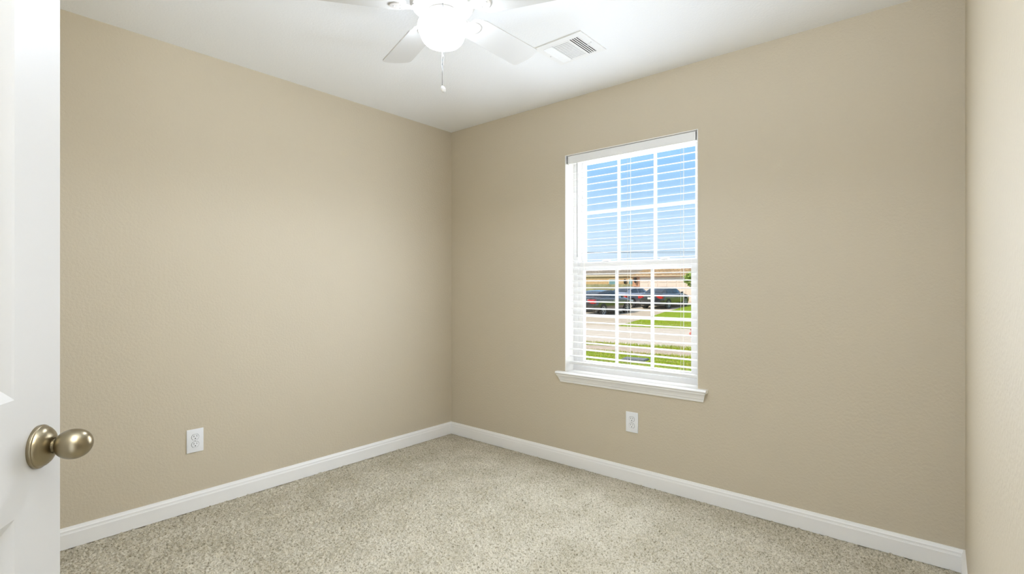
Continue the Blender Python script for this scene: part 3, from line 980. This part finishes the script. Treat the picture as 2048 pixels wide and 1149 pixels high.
# local: x along the street, y away, z up from the garage slab; garage front at y = 0
ex0, ex1 = -2.9, 3.6
eave = 2.20
b = MB()
b.box(ex0, -2.30, 0.0, 6.5, 0.0, eave); b.box(2.35, ex1, 0.0, 6.5, 0.0, eave); b.box(-2.31, 2.36, 0.0, 6.5, 2.10, eave); b.box(-2.35, 2.40, 0.4, 6.5, 0, 2.15)
b.build('garage_wall', M_OBRICK, hs)
b = MB(); b.box(-2.30, 2.35, 0.045, 0.16, 0.0, 2.10)
gd = b.build('garage_door', M_GDOOR, hs)
b = MB()
for k in range(4):
    z_ = 0.02 + k * 0.52
    for j in range(6):
        x_ = -2.26 + j * 0.765
        b.box(x_ + 0.05, x_ + 0.715, 0.025, 0.055, z_ + 0.05, z_ + 0.47, 0.02)
b.build('door_panel', M_GDOOR, gd)
# hip roof of the garage
b = MB()
o_ = 0.18
lo = [(ex0 - o_, -o_, eave), (ex1 + o_, -o_, eave), (ex1 + o_, 7.0, eave), (ex0 - o_, 7.0, eave)]
hi = [(ex0 + 1.9, 3.3, eave + 1.40), (ex1 - 1.9, 3.3, eave + 1.40)]
b.face([lo[0], lo[1], hi[1], hi[0]]); b.face([lo[1], lo[2], hi[1]]); b.face([lo[2], lo[3], hi[0], hi[1]]); b.face([lo[3], lo[0], hi[0]])
b.face(list(reversed(lo)))
b.build('garage_roof', M_SHING, hs)
b = MB(); b.box(ex0 - o_, ex1 + o_, -o_ - 0.03, -o_ + 0.02, eave - 0.05, eave + 0.02)
b.build('fascia', M_FASCIA, hs)
# main wing, set back on the left
b = MB(); b.box(-14, ex0, 6.0, 12.0, 0, 2.40)
b.build('wall', M_BRICK, hs)
b = MB()
lo = [(-14.5, 5.9, 2.42), (0, 5.9, 2.42), (0, 12.6, 2.42), (-14.5, 12.6, 2.42)]
hi = [(-13, 9.0, 3.7), (-1.0, 9.0, 3.7)]
b.face([lo[0], lo[1], hi[1], hi[0]]); b.face([lo[1], lo[2], hi[1]]); b.face([lo[2], lo[3], hi[0], hi[1]]); b.face([lo[3], lo[0], hi[0]]); b.face(list(reversed(lo)))
b.build('roof', M_SHING2, hs)
b = MB(); b.box(-14.5, ex0, 5.85, 5.92, 2.30, 2.45)
b.build('fascia', M_FASCIA, hs)
for wx in (-6.35, -4.35):
    b = MB(); b.box(wx - 0.62, wx + 0.22, 5.93, 6.02, 0.9, 2.05, 0.01)
    f = b.build('window', M_FASCIA, hs)
    b = MB(); b.box(wx - 0.56, wx + 0.16, 5.90, 5.95, 0.96, 1.99)
    b.build('pane', M_HWIN, f)
def lantern(x, y, z):
    b = MB(); b.lathe([(0, 0.02), (0.03, 0.09), (0.08, 0.11), (0.10, 0.10), (0.32, 0.13), (0.36, 0.16), (0.46, 0.05), (0.50, 0.0)], 8, T(x, y, z))
    b.box(x - 0.03, x + 0.03, y, y + 0.14, z + 0.14, z + 0.26)
    b.build('wall_lantern', M_BLKPL, hs)
lantern(-5.3, 5.86, 1.55); lantern(-2.62, -0.13, 1.60)

# wooden fence in front of the wing
fe = tag(empty('wooden_fence', ext(-13.6, 46.4, gz(46.4)), (0, 0, EROT)), 'weathered grey green picket fence left of the garage', 'fence')
M_FWOOD = mat('weathered_fence_wood', (172, 166, 132), rough=0.9, var=(140, 136, 104), vscale=1.5)
b = MB()
x = -5.0
while x < 1.35:
    hh = 1.50 + random.uniform(-0.02, 0.02)
    b.prism([(x, 0), (x + 0.135, 0), (x + 0.135, hh - 0.03), (x + 0.10, hh), (x + 0.035, hh), (x, hh - 0.03)], -0.01, 0.012, Rx(PI / 2))
    x += 0.145
b.build('pickets', M_FWOOD, fe)
for zz in (0.3, 1.15):
    b = MB(); b.box(-5.0, 1.45, 0.012, 0.05, zz, zz + 0.09)
    b.build('rail', M_FWOOD, fe)
for xx in (-5.0, -2.9, -0.8, 1.35):
    b = MB(); b.box(xx, xx + 0.09, 0.03, 0.12, -0.1, 1.5)
    b.build('post', M_FWOOD, fe)

# ---------------------------------------------------------------- plants
def foliage(name, centre, rad, n, size, m, parent, seed):
    rng = random.Random(seed)
    b = MB()
    for _ in range(n):
        d = Vector((rng.gauss(0, 1), rng.gauss(0, 1), rng.gauss(0, 1))).normalized() * (rng.random() ** 0.45)
        p = Vector(centre) + Vector((d.x * rad[0], d.y * rad[1], d.z * rad[2]))
        a = Vector((rng.gauss(0, 1), rng.gauss(0, 1), rng.gauss(0, 1))).normalized()
        c = a.orthogonal().normalized()
        s = size * rng.uniform(0.6, 1.3)
        b.face([p - a * s, p + c * s * 0.45, p + a * s, p - c * s * 0.45])
    return b.build(name, m, parent)
M_LEAF = mat('tree_leaf', (124, 152, 56), rough=0.7, var=(158, 176, 78), vscale=3.0)
M_BARK = mat('bark', (112, 92, 74), rough=0.9)
tr = tag(empty('tree', ext(-5.95, 36.0, gz(36.0))), 'green leafed tree before the right end of the garage', 'tree')
b = MB(); b.tube([(0.5, 0, -0.1), (0.48, 0, 0.9), (0.42, 0.05, 1.7), (0.25, 0.05, 2.4)], [0.11, 0.09, 0.08, 0.05], 10)
b.tube([(0.44, 0.02, 1.5), (-0.1, 0.0, 2.0), (-0.5, 0.0, 2.3)], [0.05, 0.03, 0.015], 8)
b.build('trunk', M_BARK, tr, smooth=True)
foliage('foliage', (0.35, 0, 2.05), (1.05, 0.9, 0.62), 1100, 0.12, M_LEAF, tr, 4)
sh = tag(empty('sapling', ext(-2.34, 14.0, gz(14.0))), 'thin sapling with red new leaves on the grass verge', 'plant')
b = MB(); b.tube([(0, 0, -0.05), (0.01, 0, 0.25), (-0.01, 0.01, 0.5)], [0.006, 0.005, 0.004], 6)
b.tube([(0.01, 0, 0.25), (-0.06, 0, 0.36)], 0.003, 6)
b.build('stem', M_BARK, sh, smooth=True)
foliage('red_leaves', (0.02, 0, 0.46), (0.08, 0.07, 0.13), 60, 0.045, mat('red_leaf', (205, 110, 96), rough=0.7), sh, 9)

# overhead wires far behind the house, on their pole
po = tag(empty('street_utility_pole', ext(-38, 72.0, gz(60.0)), (0, 0, EROT)), 'utility pole carrying thin overhead wires low across the sky', 'utility pole')
b = MB(); b.lathe([(0, 0.16), (7.2, 0.11), (7.25, 0.0)], 14)
b.build('pole', M_BARK, po, smooth=True)
b = MB(); b.box(-0.06, 0.06, -1.1, 1.1, 6.7, 6.85)
b.build('crossarm', M_BARK, po)
for (y_, z_, sag) in ((-1.0, 6.75, 1.58), (1.0, 6.8, 1.18)):
    wr = MB()
    wr.tube([(130 * t, y_, z_ - sag * 4 * t * (1 - t)) for t in np.linspace(0, 1, 40)], 0.022, 6)
    wr.build('wire', M_BLKPL, po)
